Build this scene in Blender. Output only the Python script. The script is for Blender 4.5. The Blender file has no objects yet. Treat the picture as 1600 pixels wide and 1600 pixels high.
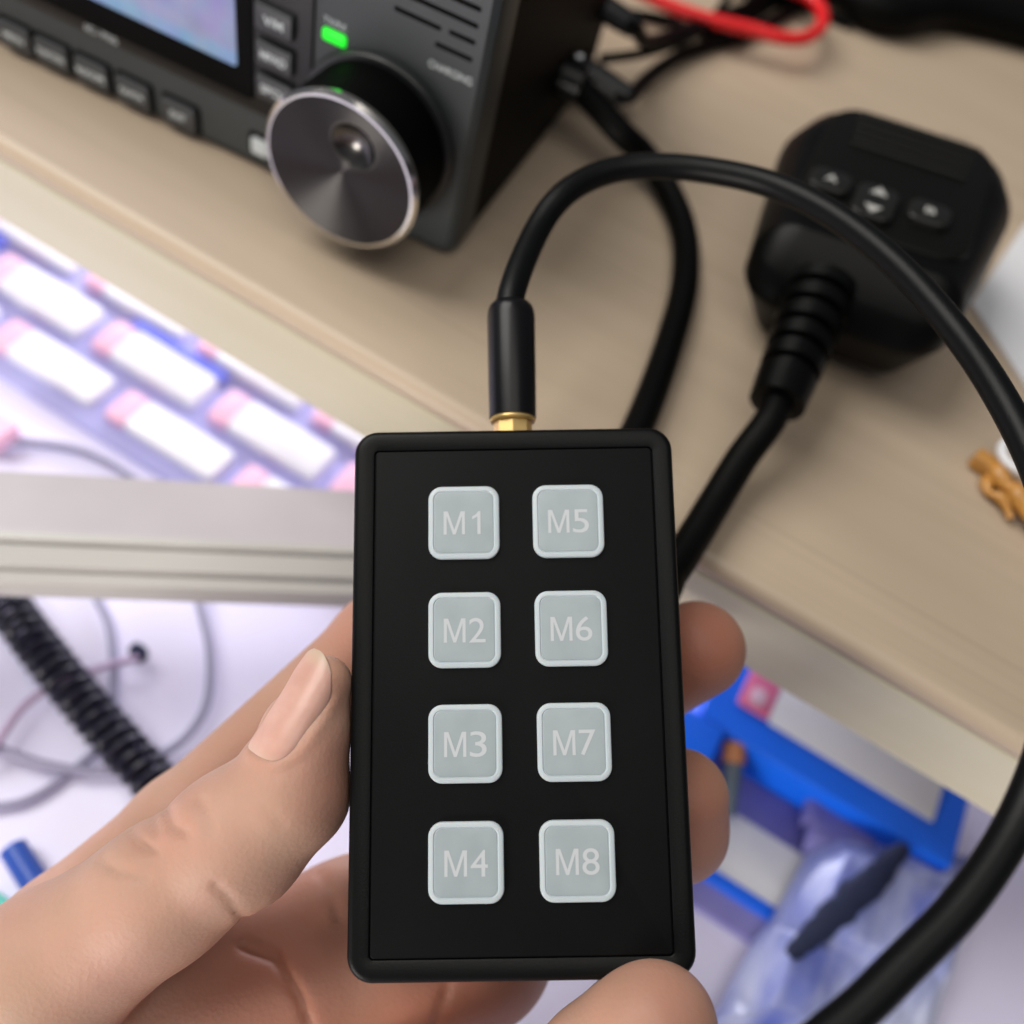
import bpy, bmesh, math, random
import numpy as np
from mathutils import Vector, Matrix
random.seed(4); rng = np.random.default_rng(4)
S = bpy.context.scene
col = S.collection
# ------------------------------------------------------------ camera
BX = np.array([[.8508, -.5093, .1297], [.4856, .6673, -.5647], [.2010, .5434, .8151]])
u_, s_, v_ = np.linalg.svd(BX); BX = u_ @ v_                      # rows: world axes seen from the camera
CAM = np.array([0, 0, .19])
cd = bpy.data.cameras.new('camera'); cam = bpy.data.objects.new('camera', cd); col.objects.link(cam)
M = Matrix.Identity(4)
for i in range(3):
    for j in range(3): M[i][j] = float(BX[i, j])
M.translation = Vector(CAM); cam.matrix_world = M
cd.sensor_width = 36; cd.lens = 36 * 1500 / 1600; cd.clip_start = .01; cd.clip_end = 50
cd.dof.use_dof = True; cd.dof.focus_distance = .178; cd.dof.aperture_fstop = 7.0
S.camera = cam
# ------------------------------------------------------------ world, lamps, exposure
w = bpy.data.worlds.new('World'); S.world = w; w.use_nodes = True
w.node_tree.nodes['Background'].inputs[0].default_value = (.88, .90, 1, 1)
w.node_tree.nodes['Background'].inputs[1].default_value = .12

def area(name, loc, target, sx, sy, power, color):
    l = bpy.data.lights.new(name, 'AREA'); l.shape = 'RECTANGLE'; l.size = sx; l.size_y = sy
    l.energy = power; l.color = color
    o = bpy.data.objects.new(name, l); col.objects.link(o); o.location = loc
    o.rotation_euler = (Vector(target) - Vector(loc)).to_track_quat('-Z', 'Y').to_euler()
    return o
area('window_light', (-.92, .10, 1.12), (-.03, .13, -.02), .95, .95, 23.0, (1, .965, .91))
area('room_light', (.10, -.20, 1.25), (.02, .18, 0), .9, .9, 5.3, (1, .95, .88))
area('added_front_fill', (-.16, -.85, -.02), (.0, .15, -.05), .40, .20, 7.0, (1, .94, .86))  # added low fill for the desk's front band, no window known there
area('added_floor_fill', (-.17, .36, -.042), (-.10, .10, -.12), .42, .05, 1.7, (.90, .90, 1))  # added bluish fill brightening floor and keyboard, no real lamp under the desk
S.view_settings.view_transform = 'Standard'; S.view_settings.look = 'None'
S.view_settings.gamma = 1; S.view_settings.exposure = -.12
S.render.engine = 'CYCLES'
try: S.cycles.use_denoising = True
except Exception: pass

# ------------------------------------------------------------ helpers
def ray(px, py): return BX @ np.array([(px - 800) / 1500, (800 - py) / 1500, -1.])
def P(px, py, z=0):                                               # point of the level plane z
    r = ray(px, py); return CAM + r * (z - CAM[2]) / r[2]
def D(px, py, d): return CAM + ray(px, py) * d                     # point at a distance d
def srgb(r, g, b):
    f = lambda c: ((c / 255 + .055) / 1.055) ** 2.4 if c > 10 else c / 255 / 12.92
    return (f(r), f(g), f(b), 1)

def mat(name, c, rough=.5, metal=0, var=0, vscale=40, bump=0, bscale=400, spec=.5, sss=0, c2=None, stretch=None, emit=None, es=0, aniso=0, trans=0, coat=0, alpha=1):
    m = bpy.data.materials.new(name); m.use_nodes = True; nt = m.node_tree; b = nt.nodes['Principled BSDF']
    if len(c) == 3: c = (*c, 1)
    b.inputs['Base Color'].default_value = c; b.inputs['Roughness'].default_value = rough
    b.inputs['Metallic'].default_value = metal; b.inputs['Specular IOR Level'].default_value = spec
    b.inputs['Coat Weight'].default_value = coat; b.inputs['Alpha'].default_value = alpha
    b.inputs['Transmission Weight'].default_value = trans
    if sss:
        b.inputs['Subsurface Weight'].default_value = sss
        b.inputs['Subsurface Radius'].default_value = (1, .35, .18); b.inputs['Subsurface Scale'].default_value = .003
    if emit: b.inputs['Emission Color'].default_value = emit; b.inputs['Emission Strength'].default_value = es
    tc = nt.nodes.new('ShaderNodeTexCoord'); mp = nt.nodes.new('ShaderNodeMapping')
    nt.links.new(tc.outputs['Object'], mp.inputs[0])
    if stretch: mp.inputs['Scale'].default_value = stretch
    if var or c2:
        n = nt.nodes.new('ShaderNodeTexNoise'); n.inputs['Scale'].default_value = vscale; n.inputs['Detail'].default_value = 5
        nt.links.new(mp.outputs[0], n.inputs[0])
        r = nt.nodes.new('ShaderNodeValToRGB'); r.color_ramp.elements[0].position = .32; r.color_ramp.elements[1].position = .68
        if c2 is None: c2 = tuple(min(1, x * (1 + var)) for x in c[:3])
        if len(c2) == 3: c2 = (*c2, 1)
        r.color_ramp.elements[0].color = c; r.color_ramp.elements[1].color = c2
        nt.links.new(n.outputs['Fac'], r.inputs[0]); nt.links.new(r.outputs[0], b.inputs['Base Color'])
    if bump:
        n = nt.nodes.new('ShaderNodeTexNoise'); n.inputs['Scale'].default_value = bscale; n.inputs['Detail'].default_value = 3
        nt.links.new(mp.outputs[0], n.inputs[0])
        bp = nt.nodes.new('ShaderNodeBump'); bp.inputs['Strength'].default_value = bump; bp.inputs['Distance'].default_value = .0004
        nt.links.new(n.outputs['Fac'], bp.inputs['Height']); nt.links.new(bp.outputs[0], b.inputs['Normal'])
    if aniso:
        b.inputs['Anisotropic'].default_value = aniso
    return m

K = {}
K['case'] = mat('black_case_plastic', (.0028, .0031, .0033), .40, bump=.12, bscale=2500, spec=.13)
K['panel'] = mat('black_panel_film', (.0030, .0032, .0035), .5, bump=.08, bscale=3000, spec=.08, var=.25, vscale=60)
K['rim'] = mat('button_rim', (.44, .50, .53), .4, sss=.2)
K['face'] = mat('button_face', (.27, .315, .335), .38, var=.12, vscale=150)
K['ink'] = mat('pale_ink', (.46, .485, .51), .5)
K['rubber'] = mat('cable_rubber', (.0024, .0028, .0031), .42, bump=.1, bscale=1500, spec=.17)
K['rubber2'] = mat('mic_cord_rubber', (.0016, .0016, .0016), .5, bump=.1, bscale=1500, spec=.10)
K['barrel'] = mat('plug_barrel', (.0045, .0045, .0055), .3, spec=.25)
K['gold'] = mat('gold_metal', (.95, .66, .26), .36, .75)
K['skin'] = mat('skin', (.44, .285, .205), .5, c2=(.52, .300, .228), vscale=45, sss=.35, spec=.3)
def skin_bump(m):
    nt = m.node_tree; b = nt.nodes['Principled BSDF']; tc = nt.nodes['Texture Coordinate']; last = None
    for kind, sc, st in (('v', 1100, .17), ('n', 160, .35), ('n', 2200, .12)):
        t = nt.nodes.new('ShaderNodeTexVoronoi' if kind == 'v' else 'ShaderNodeTexNoise'); t.inputs['Scale'].default_value = sc
        nt.links.new(tc.outputs['Object'], t.inputs['Vector']); bp = nt.nodes.new('ShaderNodeBump'); bp.inputs['Strength'].default_value = st; bp.inputs['Distance'].default_value = .0003
        nt.links.new(t.outputs['Distance' if kind == 'v' else 'Fac'], bp.inputs['Height'])
        if last: nt.links.new(last.outputs[0], bp.inputs['Normal'])
        last = bp
    nt.links.new(last.outputs[0], b.inputs['Normal'])
skin_bump(K['skin'])
def skin_tint(m):                                                  # redder fingertips and joints, plus shade painted into palm and far fingertips
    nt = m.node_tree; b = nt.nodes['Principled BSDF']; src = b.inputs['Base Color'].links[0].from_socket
    at = nt.nodes.new('ShaderNodeAttribute'); at.attribute_name = 'flush_shade'; mx = nt.nodes.new('ShaderNodeMixRGB'); mx.inputs[2].default_value = (.38, .150, .098, 1)
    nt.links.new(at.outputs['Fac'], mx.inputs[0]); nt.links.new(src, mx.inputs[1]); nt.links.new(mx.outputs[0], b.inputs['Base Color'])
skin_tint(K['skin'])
K['nail'] = mat('nail', (.54, .31, .25), .32, c2=(.60, .36, .30), vscale=200, sss=.3, spec=.4)
K['desk'] = None
K['slate'] = mat('slate_plastic', (.021, .026, .028), .42, bump=.1, bscale=2500, var=.12, vscale=40)
K['radio'] = mat('radio_black', (.0010, .0010, .0011), .6, bump=.1, bscale=2000, spec=.06)
K['gloss'] = mat('black_gloss', (.006, .006, .0065), .3, spec=.3)
K['label'] = mat('label_grey', (.45, .49, .50), .5)
K['key'] = mat('radio_key', (.024, .026, .029), .4)
K['white'] = mat('white_plastic', (.84, .84, .90), .35)
K['pink'] = mat('pink_plastic', (.90, .52, .68), .4)
K['blue'] = mat('key_blue', (.16, .20, .85), .4)
K['kbd'] = mat('keyboard_grey', (.40, .40, .74), .45, var=.1)
K['bluebox'] = mat('blue_plastic', (.003, .15, .95), .35, bump=.1, bscale=500)
K['navy'] = mat('navy', (.018, .024, .06), .6, bump=.6, bscale=300, spec=.2)
K['coil'] = mat('coil_rubber', (.006, .006, .018), .4, spec=.3)
K['thin'] = mat('thin_grey_wire', (.30, .29, .42), .5)
K['floor'] = mat('floor_white', (.76, .73, .96), .45, c2=(.80, .78, .98), vscale=6)
K['railtop'] = mat('rail_grey', (.44, .41, .45), .4, var=.15, vscale=20)
K['railtrim'] = mat('rail_trim', (.45, .445, .43), .3, var=.1, vscale=30)
K['amber'] = mat('amber_plastic', (.42, .20, .045), .3, var=.3, vscale=150)
K['red'] = mat('red_wire', (.80, .018, .022), .35)
K['paper'] = mat('white_paper', (.72, .73, .76), .6, var=.05)
K['steel'] = mat('steel', (.55, .56, .58), .3, 1)
K['mic'] = mat('mic_plastic', (.0018, .0019, .0019), .38, bump=.12, bscale=1800, spec=.13)
K['micface'] = mat('mic_face', (.0034, .0036, .0031), .45, bump=.1, bscale=1800, spec=.14)
K['bar'] = mat('grille_plastic', (.010, .010, .0092), .35, spec=.35)
K['iconw'] = mat('icon_white', (.42, .42, .40), .5)
K['film'] = mat('plastic_film', (.09, .13, .50), .3, c2=(.56, .60, .80), vscale=34, spec=.5, coat=.2, stretch=(1.9, .6, 1))
K['tool'] = mat('grey_tool', (.10, .13, .16), .4)
K['orange'] = mat('orange_tip', (.55, .22, .08), .4)
K['purple'] = mat('purple_tray', (.12, .11, .36), .5, c2=(.26, .25, .58), vscale=18)

def desk_material():
    m = bpy.data.materials.new('desk_laminate'); m.use_nodes = True; nt = m.node_tree; b = nt.nodes['Principled BSDF']
    b.inputs['Roughness'].default_value = .42
    tc = nt.nodes.new('ShaderNodeTexCoord')
    def noise(sc, scale, det):
        mp = nt.nodes.new('ShaderNodeMapping'); mp.inputs['Scale'].default_value = sc; nt.links.new(tc.outputs['Object'], mp.inputs[0])
        n = nt.nodes.new('ShaderNodeTexNoise'); n.inputs['Scale'].default_value = scale; n.inputs['Detail'].default_value = det
        nt.links.new(mp.outputs[0], n.inputs[0]); return n
    a = noise((.9, 9, 9), 14, 3); r1 = nt.nodes.new('ShaderNodeValToRGB')
    r1.color_ramp.elements[0].position = .3; r1.color_ramp.elements[0].color = (.452, .357, .260, 1)
    r1.color_ramp.elements[1].position = .7; r1.color_ramp.elements[1].color = (.485, .385, .284, 1)
    nt.links.new(a.outputs['Fac'], r1.inputs[0])
    f = noise((.5, 120, 120), 6, 2); r2 = nt.nodes.new('ShaderNodeValToRGB')      # thin dark grain lines along the desk
    r2.color_ramp.elements[0].position = .63; r2.color_ramp.elements[0].color = (0, 0, 0, 1)
    r2.color_ramp.elements[1].position = .70; r2.color_ramp.elements[1].color = (.32, .32, .32, 1)
    nt.links.new(f.outputs['Fac'], r2.inputs[0])
    mx = nt.nodes.new('ShaderNodeMixRGB'); mx.blend_type = 'MIX'; mx.inputs[2].default_value = (.22, .17, .12, 1)
    nt.links.new(r2.outputs[0], mx.inputs[0]); nt.links.new(r1.outputs[0], mx.inputs[1]); nt.links.new(mx.outputs[0], b.inputs['Base Color'])
    return m
K['desk'] = desk_material()
K['edge'] = mat('edge_band', (.56, .515, .37), .36, c2=(.60, .56, .42), vscale=10, stretch=(.6, 8, 8), bump=.1, bscale=200)  # window light on the front face is put into this paler colour

def empty(name, loc=(0, 0, 0), rz=0, mtx=None):
    o = bpy.data.objects.new(name, None); col.objects.link(o); o.empty_display_size = .01
    o.matrix_world = mtx if mtx is not None else Matrix.Translation(Vector(loc)) @ Matrix.Rotation(rz, 4, 'Z')
    return o
def tag(o, label=None, cat=None, group=None, kind=None):
    if label: o['label'] = label
    if cat: o['category'] = cat
    if group: o['group'] = group
    if kind: o['kind'] = kind
    return o
def obj(name, V, F, m, parent=None, smooth=True, world=False, angle=35):
    V = [tuple(map(float, v)) for v in V]
    if world and parent is not None:
        p = parent; mw = p.matrix_basis.copy()
        while p.parent: p = p.parent; mw = p.matrix_basis @ mw
        inv = mw.inverted(); V = [tuple(inv @ Vector(v)) for v in V]
    me = bpy.data.meshes.new(name); me.from_pydata(V, [], [tuple(map(int, f)) for f in F]); me.update()
    bm = bmesh.new(); bm.from_mesh(me); bmesh.ops.recalc_face_normals(bm, faces=bm.faces); bm.to_mesh(me); bm.free()
    me.materials.append(m)
    if smooth:
        me.polygons.foreach_set('use_smooth', [True] * len(me.polygons))
        try: me.set_sharp_from_angle(angle=math.radians(angle))
        except Exception: pass
    o = bpy.data.objects.new(name, me); col.objects.link(o)
    if parent is not None: o.parent = parent
    return o
def centred(name, V, F, m, **k):                                   # a top-level mesh with its origin at its own base
    V = np.array(V, float); c = V.mean(0); c[2] = V[:, 2].min()
    o = obj(name, V - c, F, m, **k); o.location = c; return o

def rrect(w_, h_, r, n=6, cx=0, cy=0):
    pts = []
    r = max(r, 1e-5)
    for k, (sx, sy) in enumerate([(1, 1), (-1, 1), (-1, -1), (1, -1)]):
        for i in range(n + 1):
            a = math.pi / 2 * (k + i / n)
            pts.append((cx + sx * (w_ / 2 - r) + r * math.cos(a), cy + sy * (h_ / 2 - r) + r * math.sin(a)))
    return pts
def loft(rings, cap0=True, cap1=True):
    n = len(rings[0]); V = [p for r in rings for p in r]; F = []
    for k in range(len(rings) - 1):
        for i in range(n):
            j = (i + 1) % n; F.append((k * n + i, k * n + j, (k + 1) * n + j, (k + 1) * n + i))
    if cap0: F.append(tuple(range(n))[::-1])
    if cap1: F.append(tuple((len(rings) - 1) * n + i for i in range(n)))
    return V, F
def rbox(w_, h_, z0, z1, r=.001, bev=.0005, cx=0, cy=0, axes='xyz', bottom=False, n=6):
    """rounded slab: outline w x h, from z0 to z1, top edge rounded by bev"""
    R_ = []
    if bottom:
        for a in (0, 45, 90):
            t = math.radians(a); e = bev * (1 - math.sin(t)); R_.append([(x, y, z0 + bev * (1 - math.cos(t))) for x, y in rrect(w_ - 2 * e, h_ - 2 * e, max(r - e, 1e-4), n, cx, cy)])
    else: R_.append([(x, y, z0) for x, y in rrect(w_, h_, r, n, cx, cy)])
    for a in (0, 30, 60, 90):
        t = math.radians(a); e = bev * (1 - math.cos(t)); R_.append([(x, y, z1 - bev + bev * math.sin(t)) for x, y in rrect(w_ - 2 * e, h_ - 2 * e, max(r - e, 1e-4), n, cx, cy)])
    V, F = loft(R_)
    if axes == 'xzy': V = [(x, -z, y) for x, y, z in V]              # slab facing -y (front of a standing thing)
    return V, F
def join(*parts):
    V, F = [], []
    for v, f in parts:
        o = len(V); V += list(v); F += [tuple(i + o for i in q) for q in f]
    return V, F
def spline(pts, n=12):
    p = np.array(pts, float); p = np.vstack([2 * p[0] - p[1], p, 2 * p[-1] - p[-2]]); out = []
    for i in range(1, len(p) - 2):
        for t in np.linspace(0, 1, n, endpoint=False):
            out.append(.5 * ((2 * p[i]) + (-p[i - 1] + p[i + 1]) * t + (2 * p[i - 1] - 5 * p[i] + 4 * p[i + 1] - p[i + 2]) * t * t + (-p[i - 1] + 3 * p[i] - 3 * p[i + 1] + p[i + 2]) * t ** 3))
    out.append(p[-2]); return np.array(out)
def tube(path, r, n=20, cap=True):
    path = np.array(path, float); T = np.gradient(path, axis=0); T /= np.linalg.norm(T, axis=1)[:, None]
    a = np.cross(T[0], [0, 0, 1.]);
    if np.linalg.norm(a) < 1e-3: a = np.array([1., 0, 0])
    a /= np.linalg.norm(a); R_ = []
    rr = np.full(len(path), r) if np.isscalar(r) else np.array(r)
    for k in range(len(path)):
        a = a - T[k] * a.dot(T[k]); a /= np.linalg.norm(a); b = np.cross(T[k], a)
        R_.append([tuple(path[k] + rr[k] * (math.cos(t) * a + math.sin(t) * b)) for t in np.linspace(0, 2 * math.pi, n, endpoint=False)])
    return loft(R_, cap, cap)
def lathe(prof, n=64, axis='y'):
    """profile of (radius, height); height runs along +axis"""
    R_ = []
    for r, h in prof:
        ring = []
        for t in np.linspace(0, 2 * math.pi, n, endpoint=False):
            x, y = r * math.cos(t), r * math.sin(t)
            ring.append({'y': (x, h, y), 'z': (x, y, h), '-y': (x, -h, y)}[axis])
        R_.append(ring)
    return loft(R_)
def text_mesh(s, width, height, depth=.00002, stroke=0):
    """flat lettering in the XY plane, centred, fitted to width x height"""
    c = bpy.data.curves.new('lettering', 'FONT'); c.body = s; c.align_x = 'CENTER'; c.align_y = 'CENTER'; c.size = 1
    c.offset = stroke; c.resolution_u = 6
    t = bpy.data.objects.new('lettering', c); col.objects.link(t)
    dg = bpy.context.evaluated_depsgraph_get(); me = bpy.data.meshes.new_from_object(t.evaluated_get(dg))
    V = np.array([v.co[:] for v in me.vertices]); F = [tuple(p.vertices) for p in me.polygons]
    bpy.data.objects.remove(t); bpy.data.curves.remove(c); bpy.data.meshes.remove(me)
    lo, hi = V.min(0), V.max(0); V = V - (lo + hi) / 2
    V[:, 0] *= width / (hi[0] - lo[0]); V[:, 1] *= height / (hi[1] - lo[1]); V[:, 2] = 0
    return V, F

# ---- signed distance shapes, meshed by surface nets
def surface_nets(f, lo, hi, h):
    lo = np.array(lo, float); n = np.ceil((np.array(hi) - lo) / h).astype(int) + 1
    ax = [(lo[i] + h * np.arange(n[i])).astype(np.float32) for i in range(3)]
    X, Y, Z = np.meshgrid(*ax, indexing='ij'); G = f(X, Y, Z).astype(np.float32)
    del X, Y, Z
    neg = G < 0; c = np.zeros(tuple(n - 1), np.int8)
    for a in (0, 1):
        for b in (0, 1):
            for d in (0, 1): c += neg[a:n[0] - 1 + a, b:n[1] - 1 + b, d:n[2] - 1 + d]
    act = (c > 0) & (c < 8); idx = np.full(act.shape, -1, np.int32); I = np.argwhere(act); idx[act] = np.arange(len(I))
    acc = np.zeros((len(I), 3)); cnt = np.zeros(len(I))
    offs = [(a, b, d) for a in (0, 1) for b in (0, 1) for d in (0, 1)]
    for o1 in offs:
        for k in range(3):
            if o1[k] == 0:
                o2 = list(o1); o2[k] = 1
                g1 = G[I[:, 0] + o1[0], I[:, 1] + o1[1], I[:, 2] + o1[2]]; g2 = G[I[:, 0] + o2[0], I[:, 1] + o2[1], I[:, 2] + o2[2]]
                s = (g1 < 0) != (g2 < 0); t = np.where(s, g1 / np.where(s, g1 - g2, 1), 0)
                p = np.tile(np.array(o1, float), (len(I), 1)); p[:, k] = t
                acc[s] += p[s]; cnt[s] += 1
    V = lo + h * (I + acc / cnt[:, None]); F = []
    for k in range(3):
        a, b = (k + 1) % 3, (k + 2) % 3
        sl0 = [slice(1, -1)] * 3; sl1 = [slice(1, -1)] * 3; sl0[k] = slice(0, n[k] - 1); sl1[k] = slice(1, n[k])
        s = neg[tuple(sl0)] != neg[tuple(sl1)]; J = np.argwhere(s); J[:, a] += 1; J[:, b] += 1
        def at(da, db):
            q = J.copy(); q[:, a] -= da; q[:, b] -= db; return idx[q[:, 0], q[:, 1], q[:, 2]]
        F.append(np.stack([at(1, 1), at(0, 1), at(0, 0), at(1, 0)], 1))
    return V, np.vstack(F)
def cone(X, Y, Z, a, ra, b, rb):
    a = np.array(a, np.float32); b = np.array(b, np.float32); d = b - a; L2 = float(d.dot(d)) + 1e-12
    px, py, pz = X - a[0], Y - a[1], Z - a[2]
    t = np.clip((px * d[0] + py * d[1] + pz * d[2]) / L2, 0, 1)
    return np.sqrt((px - t * d[0]) ** 2 + (py - t * d[1]) ** 2 + (pz - t * d[2]) ** 2) - (ra + (rb - ra) * t)
def smin(a, b, k):
    h = np.clip(.5 + .5 * (b - a) / k, 0, 1); return b + (a - b) * h - k * h * (1 - h)
def chain(X, Y, Z, pts, k=.003):
    g = None
    for p, q in zip(pts[:-1], pts[1:]):
        c = cone(X, Y, Z, D(*p[:3]), p[3] / 1000, D(*q[:3]), q[3] / 1000); g = c if g is None else smin(g, c, k)
    return g

# ============================================================ SETTING
o = obj('floor', [(-3, -3, -.12), (3, -3, -.12), (3, 3, -.12), (-3, 3, -.12)], [(0, 1, 2, 3)], K['floor']); tag(o, kind='structure')
# desk: top board with a rounded front edge and a vertical band coloured paler for window light
YE = .1492
desk = empty('desk', (0, YE, -.12)); tag(desk, 'pale beige wood-grain desk with a front edge band coloured lighter for window light, carrying the radio and microphone', 'desk')
prof = [(YE + .9, 0)] + [(YE + .004, 0)]
for a in range(15, 91, 15):
    t = math.radians(a); prof.append((YE + .004 - .004 * math.sin(t), -.004 + .004 * math.cos(t)))
prof += [(YE + .0002, -.0052), (YE + .9, -.0052)]
V, F = loft([[(x, y, z) for y, z in prof] for x in (-.9, .9)]); obj('desktop', V, F, K['desk'], desk, world=True)
prof = [(YE + .0012, -.0055), (YE + .0001, -.007), (YE, -.012), (YE, -.0315), (YE + .0012, -.0332), (YE + .9, -.0332), (YE + .9, -.0055)]
V, F = loft([[(x, y, z) for y, z in prof] for x in (-.9, .9)]); obj('edge_band', V, F, K['edge'], desk, world=True)
for x in (-.85, .82):
    V, F = rbox(.04, .5, 0, .0866, .004, .001); obj('side_panel', [(a + x, b + .5, c) for a, b, c in V], F, K['edge'], desk)

# slanting rail under the desk
rd = np.array([.832, .5548]); rn = np.array([.5548, -.832]); r0 = P(0, 730, -.05)[:2]
rail = empty('rail', (r0[0], r0[1], -.062)); tag(rail, 'pale grey horizontal rail with a beige grooved trim, passing under the desk behind the thumb', 'rail')
def extr(prof, s0, s1): return loft([[(r0[0] + rd[0] * s + rn[0] * w_, r0[1] + rd[1] * s + rn[1] * w_, z) for w_, z in prof] for s in (s0, s1)])
V, F = extr([(.0008, -.0515), (0, -.0522), (0, -.062), (.0205, -.062), (.0205, -.0505), (.0012, -.0500)], -.35, .30); obj('top_plate', V, F, K['railtop'], rail, world=True)
V, F = extr([(0.02070, -.0497), (0.02070, -.063), (0.03294, -.063), (0.03422, -.0615), (0.03390, -.0590), (0.03254, -.0565), (0.03014, -.0553), (0.02934, -.0558), (0.02894, -.0535), (0.02414, -.0512), (0.02334, -.0520), (0.02270, -.0500)], -.35, .30)
obj('trim', V, F, K['railtrim'], rail, world=True, angle=25)

# ============================================================ KEYPAD
KO = Vector((-.0054, .0795, .0257)); ax = np.array([.8426, .4961, .2096]); ay = np.array([-.5378, .7545, .3763])
ax /= np.linalg.norm(ax); ay -= ax * ay.dot(ax); ay /= np.linalg.norm(ay); az = np.cross(ax, ay)
KM = Matrix.Identity(4)
for i in range(3): KM[i][0], KM[i][1], KM[i][2] = float(ax[i]), float(ay[i]), float(az[i])
KM.translation = KO
kp = empty('keypad', mtx=KM); tag(kp, 'black handheld keypad box with eight pale grey buttons, held in the hand', 'keypad')
def KL(x, y, z): return np.array(KO) + ax * x + ay * y + az * z
W_, H_, RC = .0625, .1016, .0046
rings = []
def kr(e, z, r=None): return [(x, y, z) for x, y in rrect(W_ - 2 * e, H_ - 2 * e, max(.0004, (RC - e) if r is None else r), 8)]
for a in (0, 30, 60, 90):
    t = math.radians(a); rings.append(kr(.002 * (1 - math.sin(t)), -.020 + .002 * (1 - math.cos(t))))
rings += [kr(0, -.0105), kr(.0003, -.0103), kr(.0003, -.0100), kr(0, -.0098)]
for a in (0, 22, 45, 67, 90):
    t = math.radians(a); rings.append(kr(.0013 * (1 - math.cos(t)), -.0013 + .0013 * math.sin(t)))
rings += [kr(.0038, 0, .0010), kr(.0040, -.00015, .0009), kr(.0040, -.0012, .0009)]
V, F = loft(rings); obj('case', V, F, K['case'], kp, angle=50)
pw, ph = W_ - .0085, H_ - .0085
V, F = rbox(pw, ph, -.0012, -.0001, .0007, .00025); obj('front_panel', V, F, K['panel'], kp)
names = [(0, 'M1'), (0, 'M2'), (0, 'M3'), (0, 'M4'), (1, 'M5'), (1, 'M6'), (1, 'M7'), (1, 'M8')]
for i, (c, s) in enumerate(names):
    x = -.00975 if c == 0 else .01037; y = [.0321, .0115, -.0094, -.0303][i % 4]
    w_, h_ = .0137, .0142
    R_ = [[(a, b, -.0008) for a, b in rrect(w_, h_, .0026, 8, x, y)]]
    for e, z in ((0, .0004), (.0001, .00062), (.00035, .00075), (.0009, .00075), (.00108, .00058)):
        R_.append([(a, b, z) for a, b in rrect(w_ - 2 * e, h_ - 2 * e, .0026 - e, 8, x, y)])
    V, F = loft(R_); b = obj('button', V, F, K['rim'], kp); b['label'] = 'pale grey button lettered ' + s
    e = .00115; R_ = []
    for ee, z in ((e, .00050), (e + .0001, .00066), (e + .0005, .00071), (e + .002, .00073)):
        R_.append([(a, bb, z) for a, bb in rrect(w_ - 2 * ee, h_ - 2 * ee, max(.0004, .0026 - ee), 8, x, y)])
    V, F = loft(R_); obj('button_face', V, F, K['face'], b)
    Wm, Hm, t_ = .0041, .0045, .00058; V = [(0, 0), (t_, 0), (t_, .80 * Hm), (Wm / 2 - .45 * t_, 0), (Wm / 2 + .45 * t_, 0), (Wm - t_, .80 * Hm), (Wm - t_, 0), (Wm, 0), (Wm, Hm), (Wm - 1.4 * t_, Hm), (Wm / 2, .20 * Hm), (1.4 * t_, Hm), (0, Hm)]
    V = [(a - .0041, bb - Hm / 2, 0) for a, bb in V]; F = [tuple(range(13))]
    if s[1] == '1':
        V += [(.0024, -.00225, 0), (.0030, -.00225, 0), (.0030, .00225, 0), (.0026, .00225, 0), (.0021, .0016, 0), (.0014, .0012, 0), (.0014, .00065, 0), (.0024, .0012, 0)]
        F += [(13, 14, 15, 16, 20), (16, 17, 18, 19, 20)]
    else: V, F = join((V, F), (lambda q: ([(a + .0022, bb, 0) for a, bb, _ in q[0]], q[1]))(text_mesh(s[1], .0031, .0046, stroke=.001)))
    obj('lettering', [(a + x + .0002, bb + y - .0001, .00076) for a, bb, _ in V], F, K['ink'], b, smooth=False)
# jack collar
V, F = lathe([(.0042, 0), (.0042, .0012)], 32, 'y'); obj('jack_socket', [(x, y + H_ / 2 - .0006, z - .0105) for x, y, z in V], F, K['case'], kp)

# plug and cable of the keypad
pc = empty('audio_cable', mtx=KM @ Matrix.Translation((0, H_ / 2, -.0105))); tag(pc, 'black cable with gold-collared plug in the keypad top, looping past the right edge', 'cable')
V, F = lathe([(.0040, .0007), (.0040, .0042), (.0036, .0042)], 8, 'y'); g = obj('plug_contact', V, F, K['gold'], pc, angle=20)
V, F = lathe([(.0036, .0041), (.0046, .0043), (.0048, .0047), (.0046, .0052)], 40, 'y'); obj('contact_ring', V, F, K['gold'], g)
V, F = lathe([(.0046, .0052), (.0049, .0053), (.0050, .012), (.0051, .0275), (.00495, .0288), (.0046, .0298), (.0039, .0306), (.0031, .0309)], 48, 'y'); obj('plug_barrel', V, F, K['barrel'], pc)
path = [KL(0, H_ / 2 + .022, -.0105), KL(0.0001, H_ / 2 + .0325, -.0105)] + [D(*q) for q in [(838, 362, .216), (880, 305, .220), (935, 273, .224), (1000, 260, .226), (1090, 264, .225), (1200, 287, .220), (1300, 335, .212), (1400, 413, .203), (1490, 513, .194), (1560, 615, .184), (1622, 740, .175), (1660, 880, .166), (1665, 1010, .158), (1640, 1150, .150), (1588, 1285, .145), (1510, 1405, .140), (1415, 1505, .136), (1315, 1600, .132), (1150, 1720, .127), (900, 1850, .122)]]
V, F = tube(spline(path, 12), .0030, 24); obj('cord', V, F, K['rubber'], pc, world=True)

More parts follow.
